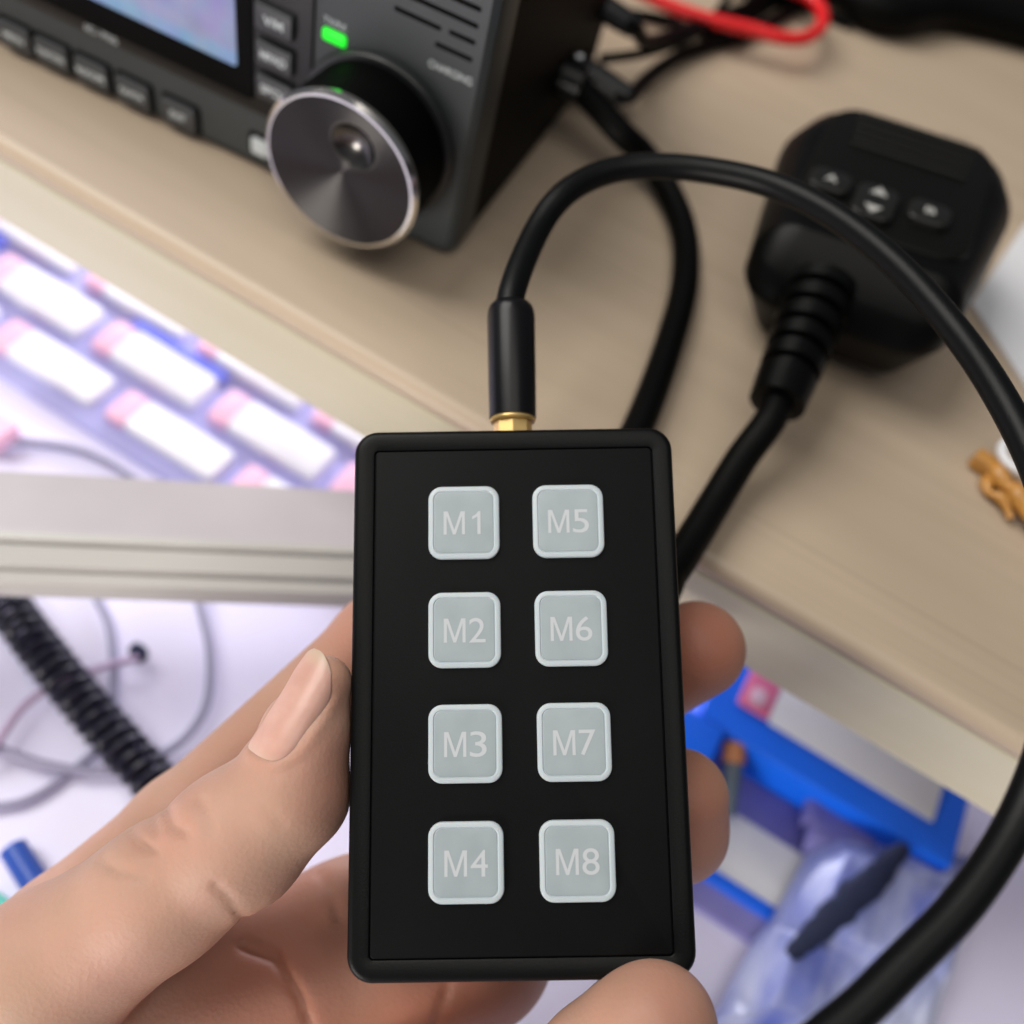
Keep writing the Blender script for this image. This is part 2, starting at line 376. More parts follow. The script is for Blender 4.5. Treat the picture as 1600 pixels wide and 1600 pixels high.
# ============================================================ HAND
thumb = [(506, 1068, .1815, 5.4), (478, 1150, .181, 7.6), (452, 1238, .181, 10.7), (372, 1310, .182, 12.6), (250, 1398, .183, 12.9), (80, 1520, .186, 15.5), (-130, 1690, .192, 22)]
index = [(120, 1440, .208, 12.5), (275, 1286, .212, 9.6), (592, 998, .214, 9.4), (690, 915, .220, 9.2), (900, 1000, .228, 8.6), (1000, 1085, .222, 8.8), (1088, 1015, .213, 10.8)]
middle = [(330, 1500, .212, 12), (540, 1425, .216, 11), (700, 1345, .224, 10), (890, 1330, .226, 9.0), (1010, 1330, .214, 9.0), (1060, 1300, .203, 9.6), (1063, 1245, .200, 10.0)]
ring = [(300, 1720, .205, 14), (560, 1740, .197, 11), (800, 1765, .178, 10.0), (940, 1665, .170, 10.2), (1010, 1612, .168, 10.4), (1026, 1602, .168, 10.3)]
pinky = [(240, 1860, .200, 14), (520, 1930, .190, 9.5), (760, 1960, .175, 8.8), (900, 1880, .165, 8.4)]
palm = [[(-130, 1690, .198, 26), (300, 1600, .212, 18), (740, 1478, .216, 18.2)], [(-130, 1720, .200, 27), (200, 1820, .204, 20), (520, 1700, .210, 17)], [(-130, 1700, .197, 27), (-420, 2050, .200, 29)], [(100, 1500, .2, 17), (330, 1500, .212, 14)], [(250, 1660, .2, 16), (470, 1570, .206, 13)]]
nail_px = np.array([(491, 1013), (502, 1018), (510, 1030), (517, 1050), (518, 1070), (515, 1094), (498, 1124), (477, 1153), (457, 1175), (442, 1185), (425, 1189), (409, 1184), (396, 1176), (388, 1165), (404, 1139), (424, 1107), (444, 1075), (460, 1047), (474, 1027), (482, 1017)], float)
def to_px(X, Y, Z):
    x, y, z = X - CAM[0], Y - CAM[1], Z - CAM[2]
    c = [BX[0, i] * x + BX[1, i] * y + BX[2, i] * z for i in range(3)]
    return 800 - 1500 * c[0] / c[2], 800 + 1500 * c[1] / c[2], -c[2]
def poly_sd(px, py, poly):
    """signed distance in picture units to a closed outline, negative inside"""
    d = np.full(px.shape, 1e9, np.float32); ins = np.zeros(px.shape, bool)
    for a, b in zip(poly, np.roll(poly, -1, 0)):
        e = b - a; t = np.clip(((px - a[0]) * e[0] + (py - a[1]) * e[1]) / e.dot(e), 0, 1)
        d = np.minimum(d, (px - a[0] - t * e[0]) ** 2 + (py - a[1] - t * e[1]) ** 2)
        c = ((a[1] > py) != (b[1] > py)); xi = a[0] + (py - a[1]) * e[0] / (e[1] if abs(e[1]) > 1e-6 else 1e-6); ins ^= c & (px < xi)
    d = np.sqrt(d); return np.where(ins, -d, d)
def line_d(px, py, pts):
    d = np.full(px.shape, 1e9, np.float32); pts = np.array(pts, float)
    for a, b in zip(pts[:-1], pts[1:]):
        e = b - a; t = np.clip(((px - a[0]) * e[0] + (py - a[1]) * e[1]) / e.dot(e), 0, 1)
        d = np.minimum(d, (px - a[0] - t * e[0]) ** 2 + (py - a[1] - t * e[1]) ** 2)
    return np.sqrt(d)
creases = [([(262, 1270), (270, 1290), (292, 1303)], 8, .0010), ([(205, 1303), (222, 1322), (246, 1330)], 5, .0011), ([(312, 1252), (326, 1274), (330, 1300)], 8, .0006),
           ([(336, 1384), (356, 1402), (378, 1432), (396, 1456)], 6, .0008), ([(235, 1275), (248, 1300)], 5, .0007), ([(160, 1345), (185, 1362), (230, 1372)], 6, .0007),
           ([(385, 1245), (420, 1262), (440, 1290)], 9, .00025), ([(395, 1205), (430, 1210), (462, 1196)], 5, .0002)]
creases2 = [([(380, 1480), (430, 1500), (470, 1560), (490, 1620)], 8, .0012), ([(700, 1540), (680, 1600)], 8, .0010), ([(490, 1350), (520, 1400), (530, 1440)], 8, .0005)]
def hand(X, Y, Z):
    g = palm[0]; p = chain(X, Y, Z, palm[0], .006)
    for q in palm[1:]: p = smin(p, chain(X, Y, Z, q, .006), .010)
    for f, k in ((index, .004), (middle, .004), (ring, .004), (pinky, .004)): p = smin(p, chain(X, Y, Z, f, .004), k)
    px, py, pz = to_px(X, Y, Z)
    near = p < .004
    dx = np.zeros(X.shape, np.float32)
    for pts, wd, am in creases2:
        dx[near] += (am * np.exp(-(line_d(px[near], py[near], pts) / wd) ** 2) * (pz[near] < .213)).astype(np.float32)
    p = p + dx
    t = chain(X, Y, Z, thumb, .004)
    near = t < .004; dx = np.zeros(X.shape, np.float32); qx, qy, qz = px[near], py[near], pz[near]; front = np.clip((.187 - qz) / .006, 0, 1)
    e = np.zeros(qx.shape, np.float32)
    for pts, wd, am in creases: e += am * np.exp(-(line_d(qx, qy, pts) / wd) ** 2) * front
    s = poly_sd(qx, qy, nail_px)
    e += np.where(qz < .184, (.0006 * np.clip(-s / 14, 0, 1)) - .00045 * np.exp(-((s - 8) / 7) ** 2) * (qy > 1085), 0)   # nail bed and the fold of skin round it
    dx[near] = e; t = t + dx
    return smin(t, p, .0035)
ctr = np.array([D(*q[:3]) for q in [(-430, 2060, .2), (1180, 900, .21), (1100, 1600, .16), (550, 900, .225), (300, 2000, .2), (0, 1400, .18)]])
lo = ctr.min(0) - .03; hi = ctr.max(0) + .03
print('hand grid', ((hi - lo) / .0008).astype(int))
V, F = surface_nets(hand, lo, hi, .0008)
for _ in range(2):                                                 # light smoothing of the net
    acc = np.zeros_like(V); cnt = np.zeros(len(V))
    for a, b in ((0, 1), (1, 2), (2, 3), (3, 0)):
        np.add.at(acc, F[:, a], V[F[:, b]]); np.add.at(acc, F[:, b], V[F[:, a]]); np.add.at(cnt, F[:, a], 1); np.add.at(cnt, F[:, b], 1)
    V = V * .55 + .45 * acc / cnt[:, None]
hc = V.mean(0)
person = empty('person', hc); tag(person, 'bare left hand gripping the black keypad, thumb with nail on its left side', 'person')
me_v = V - hc
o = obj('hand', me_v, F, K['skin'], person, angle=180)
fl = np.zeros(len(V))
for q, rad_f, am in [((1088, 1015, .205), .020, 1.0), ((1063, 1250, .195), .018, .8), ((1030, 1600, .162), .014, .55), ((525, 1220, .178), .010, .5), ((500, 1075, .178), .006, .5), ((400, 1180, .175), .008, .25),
                     ((560, 1020, .205), .016, .55), ((400, 1160, .205), .016, .35), ((380, 1440, .178), .007, .4), ((250, 1300, .173), .009, .3), ((520, 1390, .205), .014, .6), ((700, 1580, .2), .03, .95), ((430, 1560, .2), .03, .95), ((200, 1620, .195), .022, .8)]:  # the closing palm points darken the skin in place of shade
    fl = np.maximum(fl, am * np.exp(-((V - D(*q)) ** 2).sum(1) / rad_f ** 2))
at_ = o.data.attributes.new('flush_shade', 'FLOAT', 'POINT'); at_.data.foreach_set('value', fl.astype(np.float32))
# thumb nail, a curved plate laid on its bed
def march(px, py):
    d = .150
    for _ in range(60):
        q = D(px, py, d); s = float(chain(*[np.array([c], np.float32) for c in q], thumb, .004)[0]); d += s * .8
        if s < 1e-5: return d
        if d > .25: return None
    return d
c0 = nail_px.mean(0); fit = []
for a in nail_px:
    for t in (0, .35, .6, .8):
        q = c0 + (a - c0) * t; d = march(*q)
        if d and d < .19: fit.append((q[0] - c0[0], q[1] - c0[1], d))
fit = np.array(fit); A = np.stack([np.ones(len(fit)), fit[:, 0], fit[:, 1], fit[:, 0] ** 2, fit[:, 0] * fit[:, 1], fit[:, 1] ** 2], 1); cf = np.linalg.lstsq(A, fit[:, 2], rcond=None)[0]
out = spline(np.vstack([nail_px, nail_px[:1]]), 3)[:-1]; n = len(out); V = []; levels = [(1.0, .00012), (1.0, -.00018), (.96, -.0003), (.8, -.00036), (.6, -.0004), (.4, -.0004), (.2, -.0004)]
for t, off in levels:
    for a in out:
        q = (a - c0) * t; d = cf.dot([1, q[0], q[1], q[0] ** 2, q[0] * q[1], q[1] ** 2]) + off; V.append(D(c0[0] + q[0], c0[1] + q[1], d))
F = []
for k in range(len(levels) - 1):
    for i in range(n): F.append((k * n + i, k * n + (i + 1) % n, (k + 1) * n + (i + 1) % n, (k + 1) * n + i))
F.append(tuple(range((len(levels) - 1) * n, len(levels) * n)))
nm_ = K['nail']; nt = nm_.node_tree; b = nt.nodes['Principled BSDF']; src = b.inputs['Base Color'].links[0].from_socket
tipw = D(497, 1013, .178); dirw = D(425, 1189, .178) - tipw; Ln = np.linalg.norm(dirw); dirw = dirw / Ln
vs = nt.nodes.new('ShaderNodeVectorMath'); vs.operation = 'SUBTRACT'; vs.inputs[1].default_value = tuple(tipw - hc); vd = nt.nodes.new('ShaderNodeVectorMath'); vd.operation = 'DOT_PRODUCT'; vd.inputs[1].default_value = tuple(dirw)
nt.links.new(nt.nodes['Texture Coordinate'].outputs['Object'], vs.inputs[0]); nt.links.new(vs.outputs[0], vd.inputs[0])
cr = nt.nodes.new('ShaderNodeValToRGB'); cr.color_ramp.elements[0].position = .05; cr.color_ramp.elements[0].color = (.8, .8, .8, 1); cr.color_ramp.elements[1].position = .17; cr.color_ramp.elements[1].color = (0, 0, 0, 1)
e = cr.color_ramp.elements.new(.86); e.color = (0, 0, 0, 1); e = cr.color_ramp.elements.new(.95); e.color = (.45, .45, .45, 1)
mr = nt.nodes.new('ShaderNodeMapRange'); mr.inputs[2].default_value = Ln; nt.links.new(vd.outputs['Value'], mr.inputs[0]); nt.links.new(mr.outputs[0], cr.inputs[0])
mx = nt.nodes.new('ShaderNodeMixRGB'); mx.inputs[2].default_value = (.56, .44, .33, 1); nt.links.new(cr.outputs[0], mx.inputs[0]); nt.links.new(src, mx.inputs[1]); nt.links.new(mx.outputs[0], b.inputs['Base Color'])
obj('thumbnail', V, F, K['nail'], person, world=True, angle=60)

# ============================================================ RADIO
RA = math.radians(5.305); ro = P(705, 408); RM = Matrix.Translation(Vector(ro)) @ Matrix.Rotation(RA, 4, 'Z')
rad = empty('radio', mtx=RM); tag(rad, 'black and slate grey desktop radio transceiver with lit screen and large dark tuning knob', 'radio')
def RW(x, y, z): return np.array(RM @ Vector((x, y, z)))
def slab(name, x0, x1, z0, z1, y0, y1, m, parent=rad, r=.001, bev=.0004):
    """plate facing the front: from depth y0 (front) to y1 (back)"""
    V, F = rbox(x1 - x0, z1 - z0, -y1, -y0, r, bev, (x0 + x1) / 2, (z0 + z1) / 2, 'xzy'); return obj(name, V, F, m, parent)
R_ = []
def rr(e, y, r=.0042): return [(x, y, z) for x, z in rrect(.200 - 2 * e, .0835 - 2 * e, r, 8, -.100, .04175)]
V, F = loft([rr(.0003, .0125), rr(.0003, .108), rr(.002, .112)]); obj('body', V, F, K['radio'], rad)
V, F = loft([rr(0, .0122), rr(0, .0032), rr(.0006, .0014), rr(.0022, 0, .0045)]); obj('front_panel', V, F, K['slate'], rad, angle=20)
bz = slab('display_bezel', -.198, -.0468, .0190, .0800, -.0008, .001, K['gloss'], r=.003)
slab('bezel_step', -.197, -.0640, .0225, .079, -.0014, -.0006, K['radio'], bz, r=.002)
sm = mat('screen_lit', (.02, .02, .05), .15); nt = sm.node_tree; b = nt.nodes['Principled BSDF']
tc = nt.nodes.new('ShaderNodeTexCoord'); sp = nt.nodes.new('ShaderNodeSeparateXYZ'); nt.links.new(tc.outputs['Object'], sp.inputs[0])
mr = nt.nodes.new('ShaderNodeMapRange'); mr.inputs[1].default_value = .030; mr.inputs[2].default_value = .055; nt.links.new(sp.outputs['Z'], mr.inputs[0])
cr = nt.nodes.new('ShaderNodeValToRGB'); cr.color_ramp.interpolation = 'LINEAR'
cr.color_ramp.elements[0].position = 0; cr.color_ramp.elements[0].color = srgb(100, 160, 210)
for p_, c_ in ((.16, srgb(115, 165, 215)), (.24, srgb(140, 145, 200)), (.6, srgb(135, 130, 205)), (1, srgb(110, 110, 200))):
    e = cr.color_ramp.elements.new(p_) if p_ < 1 else cr.color_ramp.elements[-1]; e.color = c_
nt.links.new(mr.outputs[0], cr.inputs[0])
nz = nt.nodes.new('ShaderNodeTexNoise'); nz.inputs['Scale'].default_value = 90; mx = nt.nodes.new('ShaderNodeMixRGB'); mx.inputs[0].default_value = .3
nt.links.new(tc.outputs['Object'], nz.inputs[0]); nt.links.new(cr.outputs[0], mx.inputs[1]); nt.links.new(nz.outputs['Color'], mx.inputs[2])
nt.links.new(mx.outputs[0], b.inputs['Emission Color']); b.inputs['Emission Strength'].default_value = .85
scr = slab('screen', -.185, -.0690, .0310, .0760, -.0017, -.0012, sm, bz, r=.0008, bev=.0001)
def text_front(s, x, z, w_, h_, y, parent, m=K['label'], name='lettering', stroke=.01):
    V, F = text_mesh(s, w_, h_, stroke=stroke); return obj(name, [(a + x, y, bb + z) for a, bb, _ in V], F, m, parent, smooth=False)
text_front('IC-705', -.1134, .0207, .0105, .0019, -.00085, bz)
for s, x, w_ in (('MENU', -.1450, .0070), ('FUNCTION', -.1322, .0092), ('M.SCOPE', -.1186, .0096), ('QUICK', -.1046, .0082), ('EXIT', -.0892, .0052)):
    k = slab('key', x - .0056, x + .0056, .0024, .0104, -.0020, .001, K['key'], r=.0012, bev=.0006)
    slab('key_surround', x - .0063, x + .0066, .0016, .0114, -.0003, .0008, K['radio'], k, r=.0014, bev=.0002)
    text_front(s, x, .0066, w_, .0021, -.00205, k, stroke=.03)
for s, z, w_ in (('V/M', .0485, .0058), ('MPAD', .0388, .0076), ('SPCH', .0292, .0076)):
    k = slab('key', -.0625, -.0515, z - .0032, z + .0036, -.0030, .0, K['key'], r=.0010, bev=.0007)
    text_front(s, -.0570, z + .0002, w_, .0024, -.00305, k, stroke=.03)
k = slab('indicator', -.0655, -.0600, .0056, .0108, -.0012, .001, K['label'], r=.0008)
slab('key_surround', -.0667, -.0590, .0046, .0122, -.0003, .0008, K['radio'], k, r=.0012, bev=.0002)
slab('status_light', -.0445, -.0379, .0490, .0522, -.0006, .001, mat('green_light', (0, .3, 0), .4, emit=(.0, 1, .02, 1), es=1.0), r=.0008, bev=.0003)
text_front('TX/RX', -.0412, .0541, .0064, .0018, -.0001, rad)
text_front('CHARGING', -.0095, .0552, .0118, .0020, -.0001, rad)
for z, x0, x1 in ((.0605, -.0145, -.0045), (.0645, -.0260, -.0135), (.0648, -.0115, -.0045), (.0688, -.0440, -.0290), (.0688, -.0265, -.0045), (.0728, -.044, -.030), (.0728, -.0275, -.0045), (.0768, -.044, -.0045)):
    slab('speaker_slot', x0, x1, z - .0006, z + .0006, -.00012, .0005, K['radio'], r=.0005, bev=.00005)
# tuning knob
kx, kz = -.0268, .0292
V, F = lathe([(.0226, .0), (.0226, .0014), (.0222, .0020), (.0206, .0022)], 96, '-y'); sk = [(x + kx, y, z + kz) for x, y, z in V]; obj('knob_surround', sk, F, mat('dark_ring', (.02, .022, .023), .35), rad)
V, F = lathe([(.0206, .0), (.0214, .0185), (.0215, .0192), (.0206, .0193), (.0205, .0148)], 96, '-y'); kn = obj('tuning_knob', [(x + kx, y, z + kz) for x, y, z in V], F, K['radio'], rad)
V, F = lathe([(.0207, .0149), (.0216, .0188), (.0219, .0196), (.0209, .0206), (.0203, .0206), (.0203, .0150)], 128, '-y'); obj('silver_rim', [(x + kx, y, z + kz) for x, y, z in V], F, mat('polished_rim', (.80, .78, .75), .16, 1), kn, angle=20)
am = bpy.data.materials.new('brushed_dark_metal'); am.use_nodes = True; b = am.node_tree.nodes['Principled BSDF']
b.inputs['Base Color'].default_value = (.062, .059, .058, 1); b.inputs['Metallic'].default_value = 1; b.inputs['Roughness'].default_value = .44; b.inputs['Anisotropic'].default_value = .98
geo = am.node_tree.nodes.new('ShaderNodeTexCoord'); vm = am.node_tree.nodes.new('ShaderNodeVectorMath'); vm.operation = 'MULTIPLY'; vm.inputs[1].default_value = (1, 0, 1)
vt = am.node_tree.nodes.new('ShaderNodeVectorTransform'); vt.vector_type = 'VECTOR'; vt.convert_from = 'OBJECT'; vt.convert_to = 'WORLD'
am.node_tree.links.new(geo.outputs['Object'], vm.inputs[0]); am.node_tree.links.new(vm.outputs[0], vt.inputs[0]); am.node_tree.links.new(vt.outputs[0], b.inputs['Tangent'])
nr, na = 60, 200; V = [(0, -.0188, 0)]; dx_, dz_, dr = .0030, .0092, .0064
for i in range(1, nr + 1):
    r = .0203 * i / nr
    for j in range(na):
        t = 2 * math.pi * j / na; x, z = r * math.cos(t), r * math.sin(t); q = math.hypot(x - dx_, z - dz_) / dr
        y = -.0188 - .0016 * (i / nr) + (0.0036 * (1 - q * q) if q < 1 else 0); V.append((x, y, z))
F = [(0, 1 + j, 1 + (j + 1) % na) for j in range(na)]
for i in range(nr - 1):
    for j in range(na): F.append((1 + i * na + j, 1 + i * na + (j + 1) % na, 1 + (i + 1) * na + (j + 1) % na, 1 + (i + 1) * na + j))
inside = [math.hypot(v[0] - dx_, v[2] - dz_) < dr * .97 for v in V]; Fi = [f for f in F if all(inside[i] for i in f)]; Fo = [f for f in F if not all(inside[i] for i in f)]
def sub(F_):
    u = sorted({i for f in F_ for i in f}); mp_ = {a: b for b, a in enumerate(u)}; return [V[i] for i in u], [tuple(mp_[i] for i in f) for f in F_]
o = obj('knob_face', *sub(Fo), am, kn, angle=40); o.location = (kx, 0, kz)
o = obj('finger_dimple', *sub(Fi), mat('dimple_metal', (.13, .125, .12), .24, .95), kn, angle=60); o.location = (kx, 0, kz)

# plugs and leads at the radio's far side
def wire(name, px, r, m, label, cat, z=None, closed=False, parent=None, group=None, n=10):
    pts = [P(q[0], q[1], (r if z is None else z) if len(q) == 2 else q[2]) for q in px]
    V, F = tube(spline(pts, n), r, 16)
    o = centred(name, V, F, m); tag(o, label, cat, group); return o
sc = empty('speaker_cable', RW(.004, .075, 0)); tag(sc, 'black cable from the radio side socket curving across the desk behind the keypad', 'cable')
pts = [RW(-.002, .073, .022), RW(.004, .074, .021)] + [P(*q) for q in [(968, 205, .016), (1005, 240, .010), (1040, 290, .006), (1068, 360, .0045), (1070, 440, .0045), (1048, 530, .0045), (1005, 650, .0045), (960, 740, .0045), (930, 790, .004)]] + [(-.028, .1462, -.004), (-.030, .143, -.03), (-.025, .140, -.085), (-.01, .12, -.113)]
V, F = tube(spline(pts, 10), .0042, 20); obj('cord', V, F, K['rubber2'], sc, world=True)
V, F = tube([RW(-.001, .073, .022), RW(.006, .0735, .0215)], .0062, 24); obj('plug', V, F, K['gloss'], sc, world=True)
V, F = tube([RW(.0005, .079, .026), RW(.002, .080, .0262)], .0016, 16); obj('plug_screw', V, F, K['steel'], sc, world=True)
for nm, lab, a, b_, r, pts in (('lead', 'thin black lead with a grey plug, lower of two leads leaving the radio', RW(-.002, .095, .014), RW(.017, .096, .011), .0046, [(1012, 122, .006), (1060, 88, .004), (1110, 70, .003), (1165, 55, .003), (1230, 20, .003), (1300, -20, .003)]),
                           ('lead', 'black lead leaving the radio side above the grey plug, its far end rising', RW(-.002, .106, .030), RW(.010, .108, .027), .0042, [(1020, 66, .014), (1110, 32, .006), (1180, 5, .004), (1260, -40, .004)])):
    e = empty(nm, (a + b_) / 2); tag(e, lab, 'cable', 'leads plugged into the radio side')
    V, F = tube([a, a * .5 + b_ * .5, b_], [r, r, r * .85], 20); obj('plug', V, F, K['key'], e, world=True)
    V, F = tube(spline([b_ * .6 + a * .4, b_] + [P(*q) for q in pts], 10), .0026, 16); obj('cord', V, F, K['rubber2'], e, world=True)
wire('red_wire', [(950, -40), (1030, 2), (1100, 28), (1170, 45), (1225, 60), (1262, 58), (1284, 40), (1282, 14), (1262, -6), (1225, -22), (1180, -40)], .0026, K['red'], 'bright red wire bent in a loop on the far side of the desk', 'wire', z=.0105)
wire('thin_lead', [(940, 92), (1000, 84), (1060, 66), (1105, 38), (1140, -10), (1150, -60)], .0018, K['rubber2'], 'thin black lead between the radio and the red wire loop, nearer one', 'cable', z=.009)
wire('thin_lead', [(975, 20), (1040, 30), (1100, 48), (1170, 30), (1215, 4), (1260, 12), (1330, 40)], .0019, K['rubber2'], 'thin black lead passing under the red wire loop to the power cords', 'cable', z=.0022)
wire('mains_cable', [(1290, -70), (1335, -5), (1400, 22), (1480, 14), (1600, 40), (1750, 90)], .0085, K['rubber2'], 'thick black power cord crossing the upper right corner, the nearer one', 'cable', group='thick black power cords')
wire('mains_cable', [(1290, -60), (1370, -30), (1480, -40), (1600, -30), (1760, 0)], .0085, K['rubber'], 'thick black power cord crossing the upper right corner, the farther one', 'cable', z=.014, group='thick black power cords')
fc = P(1205, -4, 0); e = empty('power_connector', fc, math.radians(25)); tag(e, 'small black connector block lying inside the red wire loop', 'connector')
V, F = rbox(.026, .014, 0, .011, .0015, .0008); obj('housing', V, F, K['gloss'], e)
V, F = rbox(.010, .009, .001, .008, .001, .0005, -.0185); obj('contact_block', V, F, K['paper'], e)

# ============================================================ HAND MICROPHONE
MR = Matrix.Rotation(math.radians(4), 4, 'Z') @ Matrix.Rotation(math.radians(-7.2), 4, 'Y')
MM = Matrix.Translation(Vector((.015, .2785, .004)) + MR @ Vector((-.002, -.008, 0))) @ MR
mic = empty('hand_microphone', mtx=MM); tag(mic, 'black hand microphone with grooved grille and three icon buttons lying on the desk', 'microphone')
def mic_top(y): return .0335 - np.maximum(0, (-.030 - y)) * .75 - np.maximum(0, y - .040) * .6
def mic_sd(X, Y, Z):
    X = X - .001; w_ = .0295 + .0062 * np.clip((Y + .036) / .054, 0, 1) - .30 * np.maximum(0, Y - .024)
    qx = np.abs(X) - (w_ - .013); qy = np.abs(Y - .0005) - (.0450 - .013)
    d2 = np.sqrt(np.maximum(qx, 0) ** 2 + np.maximum(qy, 0) ** 2) + np.minimum(np.maximum(qx, qy), 0) - .013
    zt = mic_top(Y); inset = np.maximum(0, (Z - .024)) * .30 + np.maximum(0, .016 - Z) * .55
    a = d2 + inset; b = (Z - zt) * .85; c = .0005 - Z
    k = .010; h = np.clip(.5 - .5 * (b - a) / k, 0, 1); g = b + (a - b) * h + k * h * (1 - h)
    return np.maximum(g, c)
V, F = surface_nets(mic_sd, (-.050, -.052, -.002), (.053, .052, .040), .0009)
obj('shell', V, F, K['mic'], mic, angle=60)
# raised face plate
def plate(outline_w, outline_h, cx, cy, z0, z1, r, m, name, parent=mic, tilt=0):
    V, F = rbox(outline_w, outline_h, z0, z1, r, .0008, cx, cy); return obj(name, V, F, m, parent)
fp = plate(.0500, .063, .001, .0070, .0300, .0342, .010, K['micface'], 'face_plate')
for i in range(5):
    V, F = rbox(.038 - .0008 * i, .0014, .0340, .0350, .0006, .0004, .0020, .0355 - i * .0045); obj('grille_bar', V, F, K['bar'], fp)
V, F = rbox(.018, .040, -.0022, .0040, .004, .001, .0235, .004); obj('belt_clip', V, F, K['tool'], mic)
text_V = text_mesh('ICOM', .008, .0014); obj('lettering', [(a + .013, b + .0395, .0343) for a, b, _ in text_V[0]], text_V[1], mat('dim_label', (.10, .10, .09), .5), fp, smooth=False)
def tri(cx, cy, s, up, z):
    k = 1 if up else -1; A = [(cx - s, cy - k * s * .6, z), (cx + s, cy - k * s * .6, z), (cx, cy + k * s * .8, z)]
    return [(x, y, z - .0002) for x, y, z in A] + A, [(0, 1, 2), (3, 4, 5), (0, 1, 4, 3), (1, 2, 5, 4), (2, 0, 3, 5)]
def loc_of(px, py, z):
    o_ = MM.inverted() @ Vector(CAM); d_ = MR.inverted() @ Vector(ray(px, py)); v = o_ + d_ * ((z - o_.z) / d_.z); return v.x, v.y
b1 = loc_of(1300, 277, .0372); b2a = loc_of(1375, 298, .0372); b2b = loc_of(1364, 324, .0372); b3 = loc_of(1455, 328, .0372)
for (cx, cy, hh) in ((b1[0], b1[1], .0092), ((b2a[0] + b2b[0]) / 2, (b2a[1] + b2b[1]) / 2, .0150), (b3[0], b3[1], .0092)):
    V, F = rbox(.0118, hh + .001, .0338, .0368, .0030, .0009, cx, cy); k = obj('mic_button', V, F, K['bar'], fp)
    if hh > .012:
        obj('icon', *join(tri(b2a[0], b2a[1], .0025, True, .0370), tri(b2b[0], b2b[1], .0025, False, .0370)), K['iconw'], k, smooth=False)
    elif cx < 0:
        V, F = text_mesh('A', .0036, .0030, stroke=.05); obj('icon', [(a + cx, b + cy, .0370) for a, b, _ in V], F, K['iconw'], k, smooth=False)
    else:
        V, F = text_mesh('B', .0030, .0028, stroke=.03); obj('icon', [(a + cx, b + cy, .0370) for a, b, _ in V], F, K['iconw'], k, smooth=False)
# ribbed strain relief and cord
q_ = MM.inverted() @ Vector(P(1285, 450, .024)); s0 = np.array(q_); q_ = MM.inverted() @ Vector(P(1213, 632, .016)); s1 = np.array(q_)
pth, rad_ = [], []
for i in range(121):
    t = i / 120; pth.append(s0 + (s1 - s0) * t); base = .0100 - .0027 * t
    ph = (t * 6.5) % 1
    rad_.append(base * (1 if ph < .66 or t > .86 else .78))
rad_[-1] *= .8; rad_[0] *= .9
V, F = tube(pth, rad_, 28); obj('strain_relief', V, F, K['mic'], mic, angle=30)
wpt = lambda v: np.array(MM @ Vector(v))
pts = [wpt(s1 + (s0 - s1) * .1), wpt(s1 + (s1 - s0) * .12)] + [P(*q) for q in [(1160, 715, .0105), (1120, 780, .0075), (1085, 838, .0065), (1050, 892, .0065), (1005, 950, .006)]] + [(-.012, .113, -.004), (-.016, .110, -.03), (-.016, .110, -.07), (-.01, .12, -.112)]
V, F = tube(spline(pts, 12), .0042, 20); obj('cord', V, F, K['rubber2'], mic, world=True)

# ============================================================ things on the desk's right side
pts = [(.0525, .2965), (.060, .357), (.16, .39), (.17, .22), (.078, .2705)]
V = [(x, y, 0.0004) for x, y in pts] + [(x, y, .0012) for x, y in pts]; n = len(pts)
F = [tuple(range(n)), tuple(range(n, 2 * n))] + [(i, (i + 1) % n, n + (i + 1) % n, n + i) for i in range(n)]
o = centred('paper_sheet', V, F, K['paper'], smooth=False); tag(o, 'white paper sheet at the right edge of the picture behind the microphone', 'paper')
a0 = P(1512, 722, 0); clip = empty('amber_clip', a0, math.radians(-8)); tag(clip, 'small amber brown plastic clip lying on the desk near the right edge of the picture', 'clip')
V, F = rbox(.0085, .0050, .001, .0055, .0015, .001, .0042, 0); obj('jaw', V, F, K['amber'], clip)
V, F = tube(spline([(.006, .000, .004), (.0105, -.0045, .0045), (.014, -.0055, .005), (.021, -.0105, .0045), (.032, -.016, .004)], 8), [.0024 + .0006 * math.sin(i * .45) for i in range(33)], 12); obj('arm', V, F, K['amber'], clip)
V, F = tube(spline([(.006, -.004, .002), (.0085, -.0085, .0022), (.012, -.0085, .003), (.017, -.012, .002)], 8), [.0014 + .0004 * math.sin(i * .5) for i in range(25)], 12); obj('arm', V, F, K['amber'], clip)
V, F = rbox(.0055, .0045, .001, .0045, .0012, .0008, .0125, -.0015); obj('spring', V, F, K['orange'], clip)
rc = P(1585, 728, .004); t = np.linspace(0, 2 * math.pi, 41)
V, F = tube([(rc[0] + .0062 * math.cos(a), rc[1] + .0062 * math.sin(a), .0085 + .001 * math.cos(a)) for a in t], .0014, 12, False)
o = centred('white_ring', V, F, K['paper']); tag(o, 'small white ring resting on the amber clip', 'ring')

